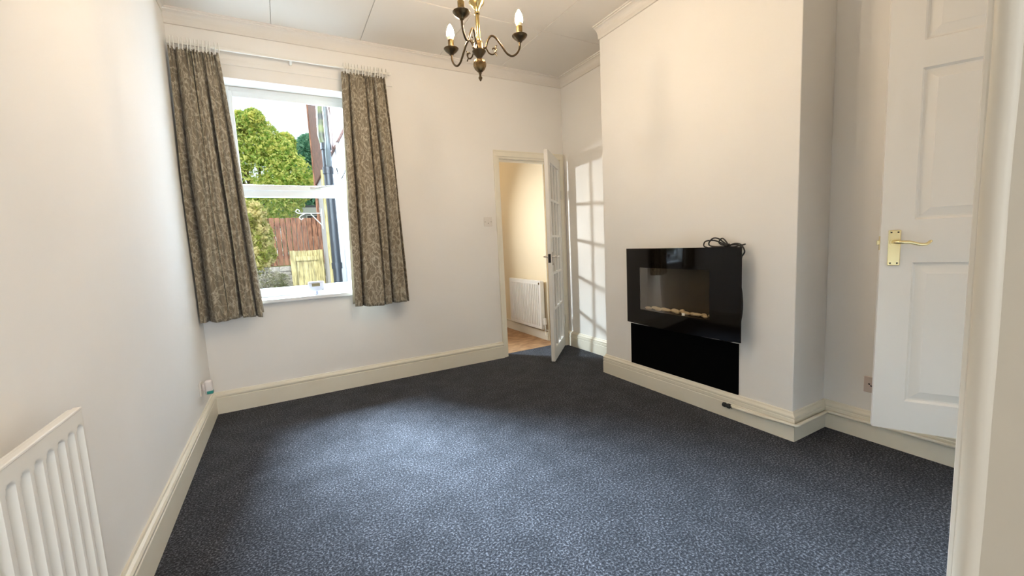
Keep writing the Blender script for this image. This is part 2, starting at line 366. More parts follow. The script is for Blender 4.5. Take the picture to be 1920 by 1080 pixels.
# kitchen doorway lining + architrave
bm = bmesh.new()
x0, x1, _, z1 = DR
box(bm, (x0-.012, -.001, 0), (x0+.012, .125, z1), .002); box(bm, (x1-.012, -.001, 0), (x1+.009, .125, z1), .002); box(bm, (x0-.012, -.001, z1-.012), (x1+.009, .125, z1+.012), .002)
box(bm, (x0+.010, .035, 0), (x0+.022, .07, z1-.01), .001); box(bm, (x1-.022, .035, 0), (x1-.010, .07, z1-.01), .001); box(bm, (x0+.01, .035, z1-.03), (x1-.01, .07, z1-.01), .001)
dk = struct(link('door_1', bm, trimm), 'cream painted doorway frame to the kitchen')
arch = [(0, 0), (.016, 0), (.016, .012), (.012, .016), (.012, .030), (.014, .034), (.010, .042), (.004, .045), (0, .045)]
bm = bmesh.new()
# architrave: legs + head as stepped mouldings
for a, b in (((x0-.050, -.016, 0), (x0-.006, 0, z1+.006)), ((x1+.006, -.016, 0), (x1+.056, 0, z1+.006))): box(bm, a, b, .004)
box(bm, (x0-.050, -.016, z1+.006), (x1+.056, 0, z1+.062), .004)
box(bm, (x0-.050, -.022, 0), (x0-.040, -.0155, z1+.062), .002); box(bm, (x1+.046, -.022, 0), (x1+.056, -.0155, z1+.062), .002); box(bm, (x0-.040, -.022, z1+.050), (x1+.046, -.0155, z1+.062), .002)
link('architrave', bm, trimm, dk)

# main window -------------------------------------------------------
wx0, wx1, wz0, wz1 = WIN
YF = .165                                   # front face of the frame
w = bpy.data.objects.new('window_1', None); C.objects.link(w); w.location = ((wx0+wx1)/2, YF, wz0); struct(w, 'white framed window onto the yard')
bm = bmesh.new()
gx0, gx1 = .318, 1.082
box(bm, (wx0, YF, .795), (wx0+.045, YF+.07, wz1), .004); box(bm, (wx1-.045, YF, .795), (wx1, YF+.07, wz1), .004)
box(bm, (wx0+.045, YF, wz1-.045), (wx1-.045, YF+.07, wz1), .004); box(bm, (wx0+.045, YF, .795), (wx1-.045, YF+.07, .862), .004); box(bm, (wx0+.045, YF, 1.572), (wx1-.045, YF+.07, 1.625), .004)
link('window_frame', bm, upvc, w)
bm = bmesh.new(); a, b, c, d = wx0+.035, wx1-.035, 1.618, wz1-.035
YS = YF-.014
box(bm, (a, YS, c), (a+.028, YF+.0, d), .004); box(bm, (b-.028, YS, c), (b, YF+.0, d), .004); box(bm, (a+.028, YS, d-.042), (b-.028, YF+.0, d), .004); box(bm, (a+.028, YS, c), (b-.028, YF+.0, c+.042), .004)
sash = link('top_sash', bm, upvc, w)
bm = bmesh.new(); box(bm, (.78, YS-.008, 1.632), (.86, YS, 1.65), .003)
tube(bm, catmull([(.82, YS-.016, 1.641), (.86, YS-.022, 1.648), (.90, YS-.024, 1.655), (.955, YS-.022, 1.662)], 4), [.008]*5+[.006]*8, 8)
link('handle', bm, mat('dull_white_metal', (.55, .54, .50), .3, .6), sash, True)
BX('glass_pane', (gx0-.012, YF+.03, 1.66), (gx1+.012, YF+.036, 2.30), paneglass, w)
BX('glass_pane', (gx0-.012, YF+.03, .855), (gx1+.012, YF+.036, 1.578), paneglass, w)
bm = bmesh.new(); box(bm, (wx0-.045, -.038, .766), (wx1+.045, 0, .796), .006, 3); box(bm, (wx0, -.001, .766), (wx1, YF, .796)); link('window_sill', bm, upvc, w)

# camera doorway jamb with bead ------------------------------------
bm = bmesh.new(); box(bm, (.942, NY-.115, 0), (.949, NY-.007, 2.1))
P = []
for k in range(60):
    z = 2.1*k/59; P.append((.9445+.0009*noise.noise(Vector((3, 0, z*9))), NY-.002+.0009*noise.noise(Vector((9, 1, z*11))), z))
tube(bm, P, .0072, 12)
P = [(x+.0115, y-.002+.003, z) for x, y, z in P]; tube(bm, P, .0045, 8)
struct(link('door_2', bm, mat('jamb_cream', (.74, .69, .59), .45, bump=[(60, .1, .001), (7, .25, .004)]), smooth=True), 'cream painted jamb of the doorway by the camera')
BX('trim_5', (.9495, NY, 0), (.995, NY+.010, 2.15), whitem, bevel=.003); struct(bpy.data.objects['trim_5'], 'architrave of the doorway by the camera')

# ------------------------------------------------------------------ glazed door (15 panes)
def basis(o, ex, ez=Vector((0, 0, 1))):
    ex = Vector(ex).normalized(); ey = ez.cross(ex); return Matrix(((ex.x, ey.x, 0, o[0]), (ex.y, ey.y, 0, o[1]), (0, 0, 1, o[2]), (0, 0, 0, 1)))
A = Vector((3.105, -.03, 0)); Fp = Vector((2.66, -.475, 0))
M = basis((A.x, A.y, .012), Fp-A); LW = .63; LH = 1.925; TH = .036
# local x from hinge to free edge, y: thickness (y from 0 to -TH behind visible face -> check side)
gd = empty('glazed_door', (A.x, A.y, .012), 'open white internal door with fifteen small glass panes', 'door')
YA, YB = -TH, 0
bm = bmesh.new()
S = .085; rows = [.115, .480, .815, 1.160, 1.490, 1.825]; cols = [S, S+(LW-2*S)/3, S+2*(LW-2*S)/3, LW-S]
box(bm, (0, YA, 0), (S, YB, LH), .003, 1, M); box(bm, (LW-S, YA, 0), (LW, YB, LH), .003, 1, M)
box(bm, (S, YA, 0), (LW-S, YB, rows[0]), .003, 1, M); box(bm, (S, YA, rows[-1]), (LW-S, YB, LH), .003, 1, M)
link('door_frame', bm, doorm, gd)
for c in cols[1:-1]:
    BX('muntin', (c-.012, YA+.005, rows[0]), (c+.012, YB-.005, rows[-1]), doorm, gd, .003, M)
for r in rows[1:-1]:
    for i in range(3): BX('muntin', (cols[i]+(.012 if i else 0), YA+.005, r-.012), (cols[i+1]-(.012 if i < 2 else 0), YB-.005, r+.012), doorm, gd, .003, M)
for i in range(3):
    for j in range(5): BX('pane', (cols[i]+(.012 if i else 0), -TH/2-.002, rows[j]+.012), (cols[i+1]-(.012 if i < 2 else 0), -TH/2+.002, rows[j+1]-.012), doorglass, gd, 0, M)
def lever(parent, M, x, z, y0, sgn, dirx, m_plate, m_lev, pl=(.040, .150), L=.105, scroll=True, zoff=0):
    bm = bmesh.new(); ya, yb = sorted((y0, y0+sgn*.006)); box(bm, (x-pl[0]/2, ya, z-pl[1]*.66+zoff), (x+pl[0]/2, yb, z+pl[1]*.34+zoff), .002, 1, M); p = link('handle_plate', bm, m_plate, parent)
    for sx in (-1, 1):
        for zz in (z-pl[1]*.66+zoff+.010, z+pl[1]*.34+zoff-.010):
            ya, yb = sorted((y0+sgn*.0055, y0+sgn*.0068)); BX('screw', (x+sx*(pl[0]/2-.009)-.003, ya, zz-.003), (x+sx*(pl[0]/2-.009)+.003, yb, zz+.003), darkhole, p, .001, M)
    bm = bmesh.new(); y1 = y0+sgn*.045
    tube(bm, [M @ Vector((x, y0+sgn*.004, z)), M @ Vector((x, y0+sgn*.010, z))], .016, 16)
    pts = [(x, y0+sgn*.008, z), (x, y0+sgn*.03, z), (x+dirx*.012, y1, z), (x+dirx*.04, y1+sgn*.002, z-.001), (x+dirx*.07, y1, z-.010), (x+dirx*.09, y1, z-.010), (x+dirx*L, y1, z-.001), (x+dirx*(L+.004), y1-sgn*.004, z+.002)] if scroll else [(x, y0+sgn*.008, z), (x, y0+sgn*.035, z), (x+dirx*.015, y1, z), (x+dirx*.06, y1, z), (x+dirx*L, y1, z)]
    q = catmull([M @ Vector(v) for v in pts], 5); n_ = len(q)
    tube(bm, q, [.0085-.0035*(i/n_) if scroll else .0075 for i in range(n_)], 12); link('handle_lever', bm, m_lev, parent, True)
lever(gd, M, LW-.045, .975, YB, 1, -1, chrome, chrome, (.034, .12), .09, False)
lever(gd, M, LW-.045, .975, YA, -1, -1, chrome, chrome, (.034, .12), .09, False)
BX('latch_plate', (LW-.001, -.03, .92), (LW+.0015, -.006, 1.0), darkhole, gd, 0, M)
for z in (.25, 1.55):
    bm = bmesh.new(); tube(bm, [(A.x+.004, A.y+.006, z), (A.x+.004, A.y+.006, z+.09)], .007, 10); link('hinge', bm, chrome, gd)

# ------------------------------------------------------------------ six panel door
P0 = (3.146, -3.4625, .232); DW = .7635; DH = 1.975; DT = .032
M6 = basis(P0, (-.47, .88, 0))
# visible face: which local y side faces the camera?
camloc = Vector((.534, -3.589, 1.13)); loc = M6.inverted() @ camloc; SG = 1 if loc.y > 0 else -1
sd = empty('panel_door', P0, 'open white six panel door with brass lever handle', 'door')
YV = 0; YH = -SG*DT          # visible face at local y=0
colsx = [(.0945, .3175), (.4375, .6605)]; rowsz = [(.365-.232, .968-.232), (1.145-.232, 1.744-.232), (1.848-.232, 2.105-.232)]
bm = bmesh.new()
ux = sorted([0, DW]+[c for p in colsx for c in p]); uz = sorted([0, DH]+[c for p in rowsz for c in p])
vd = {}
def V6(x, y, z):
    k = (round(x, 5), round(y, 5), round(z, 5))
    if k not in vd: vd[k] = bm.verts.new(M6 @ Vector((x, y, z)))
    return vd[k]
for yf, s in ((YV, SG), (YH, -SG)):
    for i in range(len(ux)-1):
        for j in range(len(uz)-1):
            a, b, c, d = ux[i], ux[i+1], uz[j], uz[j+1]
            if (a, b) in colsx and any(abs(c-r[0]) < 1e-6 for r in rowsz):
                rings = [(0, 0), (.008, .0100), (.014, .0105), (.044, .0025), (.047, .0012)]
                R = [[V6(a+o, yf-s*q, c+o), V6(b-o, yf-s*q, c+o), V6(b-o, yf-s*q, d-o), V6(a+o, yf-s*q, d-o)] for o, q in rings]
                for g, h in zip(R, R[1:]):
                    for k in range(4): bm.faces.new((g[k], g[(k+1) % 4], h[(k+1) % 4], h[k]))
                bm.faces.new(R[-1])
            else: bm.faces.new((V6(a, yf, c), V6(b, yf, c), V6(b, yf, d), V6(a, yf, d)))
for i in range(len(ux)-1):
    for z in (0, DH): bm.faces.new((V6(ux[i], YV, z), V6(ux[i+1], YV, z), V6(ux[i+1], YH, z), V6(ux[i], YH, z)))
for j in range(len(uz)-1):
    for x in (0, DW): bm.faces.new((V6(x, YV, uz[j]), V6(x, YV, uz[j+1]), V6(x, YH, uz[j+1]), V6(x, YH, uz[j])))
link('door_leaf', bm, doorm, sd)
lever(sd, M6, .7195, 1.055-.232, YV, SG, -1, polbrass, polbrass, (.040, .150), .10, True)
lever(sd, M6, .7195, 1.055-.232, YH, -SG, -1, polbrass, polbrass, (.040, .150), .10, True)
bm = bmesh.new(); ya, yb = sorted((-SG*.010, -SG*.026)); box(bm, (DW-.001, ya, .79), (DW+.002, yb, .85), 0, 1, M6); box(bm, (DW, ya+.003, .812), (DW+.010, yb-.003, .832), .002, 1, M6); link('latch', bm, polbrass, sd)
for z in (.2, .95, 1.7):
    bm = bmesh.new(); tube(bm, [M6 @ Vector((-.004, 0, z)), M6 @ Vector((-.004, 0, z+.08))], .006, 10); link('hinge', bm, polbrass, sd)

# ------------------------------------------------------------------ left radiator
rd = empty('panel_radiator', (.06, -2.9, .2), 'white panel radiator on the left wall', 'radiator')
RY1, RY0, RZ0, RZ1, RX = -2.308, -3.30, .20, .803, .100
bm = bmesh.new(); pitch_ = .0455
vd = {}
ny = int((RY1-RY0)/pitch_*8); nz_ = 60
zs = [RZ0 + (RZ1-RZ0)*k/nz_ for k in range(nz_+1)]
zs = sorted(set(zs+[RZ1-.006, RZ1-.045, RZ1-.040, RZ1-.036, RZ1-.032]))
ysr = [RY1 - (RY1-RY0)*k/ny for k in range(ny+1)]
def depth(y, z):
    ph = ((RY1-.0215-y)/pitch_); c = round(ph); c = max(0, c); du = (ph-c)*pitch_
    if (RY1-.0215-c*pitch_) < RY0+.015: return 0
    R_ = .0125; zt, zb = RZ1-.036-R_, RZ0+.036+R_
    dz = max(0, z-zt, zb-z); d = math.hypot(du, dz)
    t = min(1, max(0, (R_+.002-d)/.005)); return .0125*t*t*(3-2*t)
G = [[bm.verts.new((RX-depth(y, z), y, z)) for z in zs] for y in ysr]
for i in range(len(G)-1):
    for j in range(len(zs)-1): bm.faces.new((G[i][j], G[i+1][j], G[i+1][j+1], G[i][j+1]))
link('front_panel', bm, plasticw if False else whitem, rd, True)
bm = bmesh.new(); box(bm, (.076, RY0, RZ0), (RX-.0135, RY1, RZ1), .002); box(bm, (.086, RY0, RZ1-.004), (RX+.001, RY1+.001, RZ1+.003), .002); box(bm, (.088, RY1-.002, RZ0), (RX, RY1+.001, RZ1), .001); box(bm, (.088, RY0-.001, RZ0), (RX, RY0+.002, RZ1), .001)
link('panel_body', bm, whitem, rd)
for z in (RZ0+.12, RZ1-.12):
    for y in (RY1-.15, RY0+.15): BX('bracket', (0, y-.015, z-.03), (.077, y+.015, z+.03), whitem, rd, .002)
# valve
bm = bmesh.new(); tube(bm, [(.09, RY1+.0, .225), (.09, RY1+.04, .225)], .009, 10); tube(bm, [(.09, RY1+.04, 0), (.09, RY1+.04, .24)], .008, 10); tube(bm, [(.09, RY1+.04, .235), (.09, RY1+.04, .29)], .018, 14); link('valve', bm, whitem, rd)

# ------------------------------------------------------------------ kitchen radiator
kr = empty('kitchen_radiator', (3.05, .7, .12), 'white ribbed radiator seen through the kitchen doorway', 'radiator')
KX, KY0, KY1, KZ0, KZ1 = 3.045, .338, 1.065, .13, .684
bm = bmesh.new(); box(bm, (KX+.018, KY0, KZ0), (3.095, KY1, KZ1), .004); box(bm, (KX+.006, KY0, KZ1-.045), (KX+.019, KY1, KZ1)); box(bm, (KX+.006, KY0, KZ0), (KX+.019, KY0+.04, KZ1-.045)); box(bm, (KX+.006, KY1-.04, KZ0), (KX+.019, KY1, KZ1-.045)); box(bm, (KX, KY0, KZ0), (KX+.007, KY1, KZ0+.04), .002); box(bm, (KX, KY0, KZ1-.045), (KX+.007, KY1, KZ1), .002); box(bm, (KX, KY0, KZ0+.04), (KX+.007, KY0+.04, KZ1-.045), .001); box(bm, (KX, KY1-.04, KZ0+.04), (KX+.007, KY1, KZ1-.045), .001)
link('panel_body', bm, whitem, kr)
n_ = 17
for k in range(n_):
    y = KY0+.055+(KY1-KY0-.11)*k/(n_-1); BX('rib', (KX-.006, y-.011, KZ0+.035), (KX+.019, y+.011, KZ1-.04), whitem, kr, .003, seg=1)
for y in (KY0+.1, KY1-.14): BX('bracket', (3.094, y, KZ1-.12), (3.12, y+.04, KZ1-.02), whitem, kr)
bm = bmesh.new(); tube(bm, [(KX-.002, KY0+.03, KZ1-.03), (KX+.004, KY0+.03, KZ1-.03)], .012, 12); link('bleed_plug', bm, antbrass, kr)
bm = bmesh.new(); tube(bm, [(3.07, KY0-.035, .19), (3.07, KY0-.035, .26)], [.019, .017], 14); link('thermostatic_valve', bm, plasticw, kr)
bm = bmesh.new(); tube(bm, [(3.07, KY0-.035, .11), (3.07, KY0-.035, .19)], .009, 10); tube(bm, [(3.07, KY0-.035, .165), (3.07, KY0+.004, .165)], .009, 10)
link('valve_tail', bm, chrome, kr)
hp = bmesh.new()
tube(hp, [(3.103, 1.5, .115), (3.103, .36, .115), (3.103, .30, .115)], .008, 8); tube(hp, [(3.07, KY0-.035, .112), (3.07, KY0-.035, .065), (3.085, .28, .06)], .008, 8)
for y in (.235, .285): tube(hp, [(3.108, y, .0), (3.108, y, 2.4)], .008, 8)
tube(hp, [(3.103, .30, .115), (3.106, .285, .115)], .008, 8)
tag(link('heating_pipes', hp, trimm, smooth=True), 'cream painted heating pipes beside the kitchen radiator', 'pipe')
hp = bmesh.new()
tube(hp, catmull([(3.11, 1.36, .115), (3.108, 1.36, .5), (3.108, 1.36, .72), (3.108, 1.38, .76), (3.108, 1.40, .72), (3.108, 1.40, .5), (3.108, 1.40, .115)], 5), .007, 8)
tag(link('pipe_loop', hp, trimm, smooth=True), 'narrow cream pipe loop left of the kitchen radiator', 'pipe')

# ------------------------------------------------------------------ gas pipe along the skirting
P = [(2.821, -2.098, .083), (2.817, -2.2, .085), (2.817, Y3-.032, .097), (2.823, Y3-.032-.004, .097), (WX-.04, Y3-.034, .098), (WX-.033, Y3-.04, .098), (WX-.033, -2.8, .104), (WX-.033, NY+.01, .110)]
gp = empty('skirting_pipe', (2.82, -2.1, .083), 'cream painted pipe along the skirting around the chimney breast', 'pipe')
bm = bmesh.new(); Q = [Vector(p) for p in P]; tube(bm, Q, .0085, 12); link('pipe_run', bm, trimm, gp, True)
bm = bmesh.new(); lathe(bm, [(0, 0), (.012, 0), (.014, .004), (.014, .016), (.010, .019), (.010, .030), (.015, .032), (.015, .044), (.009, .048), (.009, .06), (0, .06)], Matrix.Translation((2.820, -2.045, .081)) @ Matrix.Rotation(PI/2, 4, 'X'), 16); link('stop_end', bm, rubber, gp, True)
BX('pipe_clip', (WX-.045, -2.70, .094), (WX-.022, -2.685, .116), trimm, gp, .002)

# ------------------------------------------------------------------ electric fire
EY0, EY1, EZ0, EZ1 = -2.190, -1.310, .502, 1.046
fy = lambda y: (y-EY0)/(EY1-EY0)
def fx(y): t = fy(y)*2-1; return 2.758 - .026*(1-t*t)
ef = empty('electric_fire', (2.80, (EY0+EY1)/2, EZ0), 'black glass wall hung electric fire on the chimney breast', 'fireplace')
OY0, OY1, OZ0, OZ1 = -2.005, -1.449, .612, .912
bm = bmesh.new()
ysx = sorted(set([EY0+(EY1-EY0)*k/24 for k in range(25)]+[OY0, OY1])); zsx = [EZ0, OZ0, OZ1, EZ1]; T_ = .006
fr = [[bm.verts.new((fx(y), y, z)) for z in zsx] for y in ysx]; bk = [[bm.verts.new((fx(y)+T_, y, z)) for z in zsx] for y in ysx]
def isopen(i, j): return 0 <= i < len(ysx)-1 and j == 1 and OY0-1e-6 <= ysx[i] and ysx[i+1] <= OY1+1e-6
for i in range(len(ysx)-1):
    for j in range(3):
        if isopen(i, j): continue
        bm.faces.new((fr[i][j], fr[i+1][j], fr[i+1][j+1], fr[i][j+1])); bm.faces.new((bk[i][j], bk[i][j+1], bk[i+1][j+1], bk[i+1][j]))
    for j in (0, 3): bm.faces.new((fr[i][j], bk[i][j], bk[i+1][j], fr[i+1][j]))
    if isopen(i, 1):
        for j in (1, 2): bm.faces.new((fr[i][j], fr[i+1][j], bk[i+1][j], bk[i][j]))
for i in (0, len(ysx)-1):
    for j in range(3): bm.faces.new((fr[i][j], fr[i][j+1], bk[i][j+1], bk[i][j]))
link('glass_front', bm, blackglass, ef, True)
bm = bmesh.new(); yo = [y for y in ysx if OY0-1e-6 <= y <= OY1+1e-6]
g0 = [[bm.verts.new((fx(y)+.0005+d, y, z)) for z in (OZ0, OZ1)] for y in yo for d in (0,)]; g1 = [[bm.verts.new((fx(y)+.0025, y, z)) for z in (OZ0, OZ1)] for y in yo]
for g in (g0, g1):
    for i in range(len(yo)-1): bm.faces.new((g[i][0], g[i+1][0], g[i+1][1], g[i][1]))
link('smoked_window', bm, smokeglass, ef, True)
bm = bmesh.new()   # firebox: open-front inner tray
a, b, c, d = OY0-.01, OY1+.01, OZ0-.012, OZ1+.01; XB = 2.838
box(bm, (XB-.004, a, c), (XB, b, d)); box(bm, (2.768, a-.004, c), (XB, a, d)); box(bm, (2.768, b, c), (XB, b+.004, d)); box(bm, (2.768, a, c-.004), (XB, b, c)); box(bm, (2.768, a, c), (XB, b, OZ0-.004)); box(bm, (2.768, a, d), (XB, b, d+.004))
link('firebox', bm, firebox, ef)
bm = bmesh.new()
for (p, q, r, s) in ((EY0+.10, a-.004, EZ0+.015, EZ1-.015), (b+.004, EY1-.06, EZ0+.015, EZ1-.015)): box(bm, (2.768, p, r), (2.849, q, s), .002)
box(bm, (2.768, a-.004, EZ0+.015), (2.849, b+.004, c-.004), .002); box(bm, (2.768, a-.004, d+.004), (2.849, b+.004, EZ1-.015), .002); box(bm, (XB+.001, a-.004, c-.004), (2.849, b+.004, d+.004))
link('housing', bm, blackpl, ef)
bm = bmesh.new(); box(bm, (2.776, EY0+.05, EZ0-.002), (2.79, EY0+.20, EZ0+.015), .002); link('control_strip', bm, blackpl, ef)
BX('bulb_reflection', (2.7585-.0255+.0005-.0015, -1.838, .616), (2.7585-.0245, -1.816, .632), plasticw, ef)  # white chip modelled in place of a bulb's reflection in the glass
# pebbles: things lying inside
ORD = ['leftmost']+[w+' from the left' for w in 'second third fourth fifth sixth seventh eighth ninth tenth eleventh twelfth thirteenth fourteenth fifteenth sixteenth seventeenth eighteenth nineteenth twentieth'.split()]
random.seed(11); y = OY1-.012; k = 0
pbs = []
while y > OY0+.02:
    L_ = random.choice((.034, .042, .050, .058, .066)); pbs.append((y-L_/2, L_)); y -= L_*.68
for k, (y, L_) in enumerate(pbs):
    me_bm = bmesh.new(); bmesh.ops.create_icosphere(me_bm, subdivisions=2, radius=1)
    hz = .011+.005*random.random()
    for v in me_bm.verts:
        n1 = 1+.12*noise.noise(v.co*1.3+Vector((k*3, 0, 0))); v.co = Vector((v.co.x*.014*n1, v.co.y*L_/2*n1, v.co.z*hz*n1))
        v.co = v.co+Vector((2.768+.018+.018*(k % 2), y, OZ0-.004+hz*.9+(.006 if k % 3 == 1 else 0)))
    o = link('pebble', me_bm, pebm, None, True)
    tag(o, '%s cream pebble, %s in the row inside the electric fire' % ('small' if L_ < .045 else 'large', ORD[k]), 'pebble', 'pebbles in the electric fire')
# black board beneath
bm = bmesh.new(); box(bm, (2.842, -2.125, .158), (2.8505, -1.258, .470), .001)
tag(link('black_panel', bm, blackpaint), 'flat black rectangular panel on the chimney breast under the fire', 'panel')
# cable
cb = empty('power_cable', (2.80, -2.06, 1.047), 'bundled black power cable lying on top of the electric fire', 'cable')
bm = bmesh.new(); Z = 1.036
def cab(pts, r=.0042, n=6): tube(bm, catmull(pts, n), r, 8)
cab([(2.80, -1.955, Z+.006), (2.795, -1.928, Z+.018), (2.80, -1.935, Z+.045), (2.805, -1.985, Z+.050), (2.80, -2.03, Z+.038), (2.80, -2.075, Z+.018)])
cab([(2.80, -2.075, Z+.012), (2.79, -2.02, Z+.012), (2.79, -1.975, Z+.018), (2.795, -1.962, Z+.036), (2.80, -1.985, Z+.062), (2.80, -2.02, Z+.060), (2.80, -2.05, Z+.040), (2.80, -2.078, Z+.020)])
cab([(2.80, -2.08, Z+.016), (2.80, -2.04, Z+.024), (2.795, -2.028, Z+.040), (2.80, -2.042, Z+.060), (2.80, -2.062, Z+.050), (2.80, -2.085, Z+.020)])
cab([(2.80, -2.08, Z+.010), (2.81, -2.03, Z+.006), (2.81, -1.98, Z+.006), (2.80, -1.955, Z+.006)])
cab([(2.80, -2.075, Z+.018), (2.80, -2.11, Z+.022), (2.80, -2.14, Z+.020), (2.80, -2.165, Z+.006), (2.80, -2.150, Z+.004)])
cab([(2.80, -2.075, Z+.012), (2.795, -2.12, Z+.010), (2.80, -2.15, Z+.016), (2.80, -2.17, Z+.020), (2.80, -2.185, Z+.024)])
cab([(2.80, -2.09, Z+.016), (2.80, -2.12, Z+.028), (2.80, -2.155, Z+.024), (2.79, -2.180, Z+.004), (2.785, -2.190, Z-.02), (2.80, -2.165, Z-.045)])
cab([(2.80, -2.165, Z-.045), (2.81, -2.145, .90), (2.81, -2.15, .85), (2.80, -2.168, .78), (2.80, -2.172, .70), (2.80, -2.165, .63), (2.81, -2.14, .54), (2.82, -2.11, .49), (2.83, -2.05, .478), (2.83, -1.98, .486), (2.83, -1.93, .50)])
link('cable_flex', bm, rubber, cb, True)
bm = bmesh.new(); tube(bm, [(2.80, -2.068, Z+.016), (2.80, -2.088, Z+.016)], .014, 10); link('cable_tie', bm, rubber, cb)

# ------------------------------------------------------------------ curtains and rail
def curtain(label, xt, xb, zt, zb, folds, phase, edge, seed):
    rt = empty('curtain', ((xt[0]+xt[1])/2, -.1, zb), label, 'curtain', 'patterned curtains at the window')
    bm = bmesh.new(); uvl = bm.loops.layers.uv.new('UVMap'); NS, NT = 240, 70
    rnd = random.Random(seed); am = [rnd.uniform(.7, 1.15) for _ in range(12)]; off = [rnd.uniform(-.12, .12) for _ in range(12)]
    g = []; uu = []
    fwidth = 1.35
    for j in range(NT+1):
        t = j/NT; row = []; z = zt+(zb-zt)*t
        e = t**.8; x0_ = xt[0]+(xb[0]-xt[0])*e; x1_ = xt[1]+(xb[1]-xt[1])*e
        big = min(1, .30+1.5*t); small = max(0, 1-t*5)**2
        for i in range(NS+1):
            s = i/NS; ph = s*folds+phase+.22*math.sin(2*PI*s+seed)+.12*math.sin(5*PI*s+seed*2)+.05*math.sin(t*3+s*5)*t
            k = int(ph+10) % 12; A_ = am[k]
            sw = math.sin(2*PI*ph)
            x = x0_+(x1_-x0_)*s - .010*big*A_*math.sin(2*PI*ph)*min(1, min(s, 1-s)*8)
            q_ = min(1, abs(math.sin(PI*ph))/.62); c_ = q_*q_*(3-2*q_)
            y = -.052 - .105*big*A_*c_*(1+.10*math.sin(6*PI*ph+seed)) - small*.010*math.sin(2*PI*ph*4.3+seed)
            y += .008*math.sin(t*5+s*9+seed)*t
            x += .004*math.sin(t*9+s*13)*t
            zz = z + (.004*math.sin(s*40) if j == 0 else 0) + (.006*math.sin(s*7+seed) if j == NT else 0)
            row.append(bm.verts.new((max(.008, x), min(y, -.048), zz))); 
        g.append(row)
    for j in range(NT):
        for i in range(NS):
            f = bm.faces.new((g[j][i], g[j][i+1], g[j+1][i+1], g[j+1][i]))
            for l, (a_, b_) in zip(f.loops, ((i, j), (i+1, j), (i+1, j+1), (i, j+1))): l[uvl].uv = (a_/NS*1.0, b_/NT*(zt-zb))
    o = link('drape', bm, damask, rt, True)
    md = o.modifiers.new('solid', 'SOLIDIFY'); md.thickness = .003; md.offset = 0
    # pale lining strip turned at the inner edge
    bm = bmesh.new(); rows_ = []
    for j in range(30):
        t = j/29; e = t**.8; xe = (xt[1]+(xb[1]-xt[1])*e) if edge > 0 else (xt[0]+(xb[0]-xt[0])*e)
        z = zt-.04+(zb+.02-zt+.04)*t; yy = -.062
        rows_.append([bm.verts.new((xe-edge*.05, yy, z)), bm.verts.new((xe-edge*.01, yy+.006, z)), bm.verts.new((xe+edge*.006*t, yy-.004, z))])
    for a_, b_ in zip(rows_, rows_[1:]):
        for k in range(2): bm.faces.new((a_[k], a_[k+1], b_[k+1], b_[k]))
    o = link('lining', bm, lining, rt, True); md = o.modifiers.new('solid', 'SOLIDIFY'); md.thickness = .002
    # heading tape
    bm = bmesh.new(); rows_ = []
    return rt
curtain('left taupe damask curtain hanging beside the left wall', (.018, .285), (.010, .372), 2.492, .690, 3.5, .62, 1, 3)
curtain('right taupe damask curtain hanging on the door side of the window', (1.060, 1.385), (1.000, 1.432), 2.492, .680, 3.6, .35, -1, 8)
cr0 = empty('curtain_rail', (.72, -.085, 2.515), 'white curtain rail above the window', 'curtain rail')
bm = bmesh.new(); box(bm, (.025, -.108, 2.506), (1.405, -.094, 2.524), .004); link('rail', bm, rodm, cr0)
bm = bmesh.new(); box(bm, (.015, -.113, 2.500), (.030, -.089, 2.530), .004); link('end_stop', bm, rodm, cr0)
bm = bmesh.new(); lathe(bm, [(0, 0), (.010, 0), (.013, .008), (.013, .018), (.008, .026), (0, .028)], Matrix.Translation((1.403, -.101, 2.515)) @ Matrix.Rotation(PI/2, 4, 'Y'), 14); link('end_stop', bm, rodm, cr0, True)
for x in (.12, .72, 1.30):
    BX('rail_bracket', (x-.008, -.094, 2.508), (x+.008, 0, 2.522), rodm, cr0, .002)
for a_, b_, n_ in ((.035, .285, 13), (1.068, 1.385, 15)):
    for k in range(n_):
        x = a_+(b_-a_)*k/(n_-1)+random.uniform(-.006, .006)
        bm = bmesh.new(); tube(bm, catmull([(x, -.101, 2.524), (x+.002, -.116, 2.545), (x+.003, -.122, 2.520), (x+.002, -.118, 2.488), (x, -.112, 2.470)], 3), .0032, 6)
        link('curtain_hook', bm, rodm, cr0)

# ------------------------------------------------------------------ chandelier
AX = Vector((1.418, -1.766, 0))
ch = empty('chandelier', (AX.x, AX.y, H), 'antique brass three arm chandelier with lit candle bulbs', 'chandelier')
Tz = Matrix.Translation((AX.x, AX.y, 0))
bm = bmesh.new(); lathe(bm, [(0, 2.055), (.012, 2.055), (.014, 2.062), (.0105, 2.072), (.0100, 2.10), (.0095, 2.15), (.0085, 2.172), (.0125, 2.176), (.0125, 2.182), (.0095, 2.186), (.012, 2.196), (.022, 2.210), (.034, 2.222), (.036, 2.228), (.033, 2.230), (.010, 2.232), (0, 2.232)], Tz); link('column', bm, mat('bright_antique_brass', (.40, .30, .13), .2, 1), ch, True)
bm = bmesh.new(); lathe(bm, [(0, 2.012), (.020, 2.014), (.024, 2.022), (.0225, 2.026), (.0215, 2.05), (.017, 2.056), (0, 2.058)], Tz); link('hub', bm, antbrass, ch, True)
bm = bmesh.new(); lathe(bm, [(0, 1.980), (.010, 1.981), (.012, 1.988), (.022, 2.000), (.030, 2.010), (.032, 2.015), (.028, 2.018), (0, 2.018)], Tz); link('lower_dish', bm, darkbrass, ch, True)
bm = bmesh.new()
SEG = 48; prof = [(.004, 1.922), (.012, 1.926), (.022, 1.936), (.028, 1.949), (.0295, 1.960), (.026, 1.972), (.017, 1.981), (.009, 1.984)]
rg = []
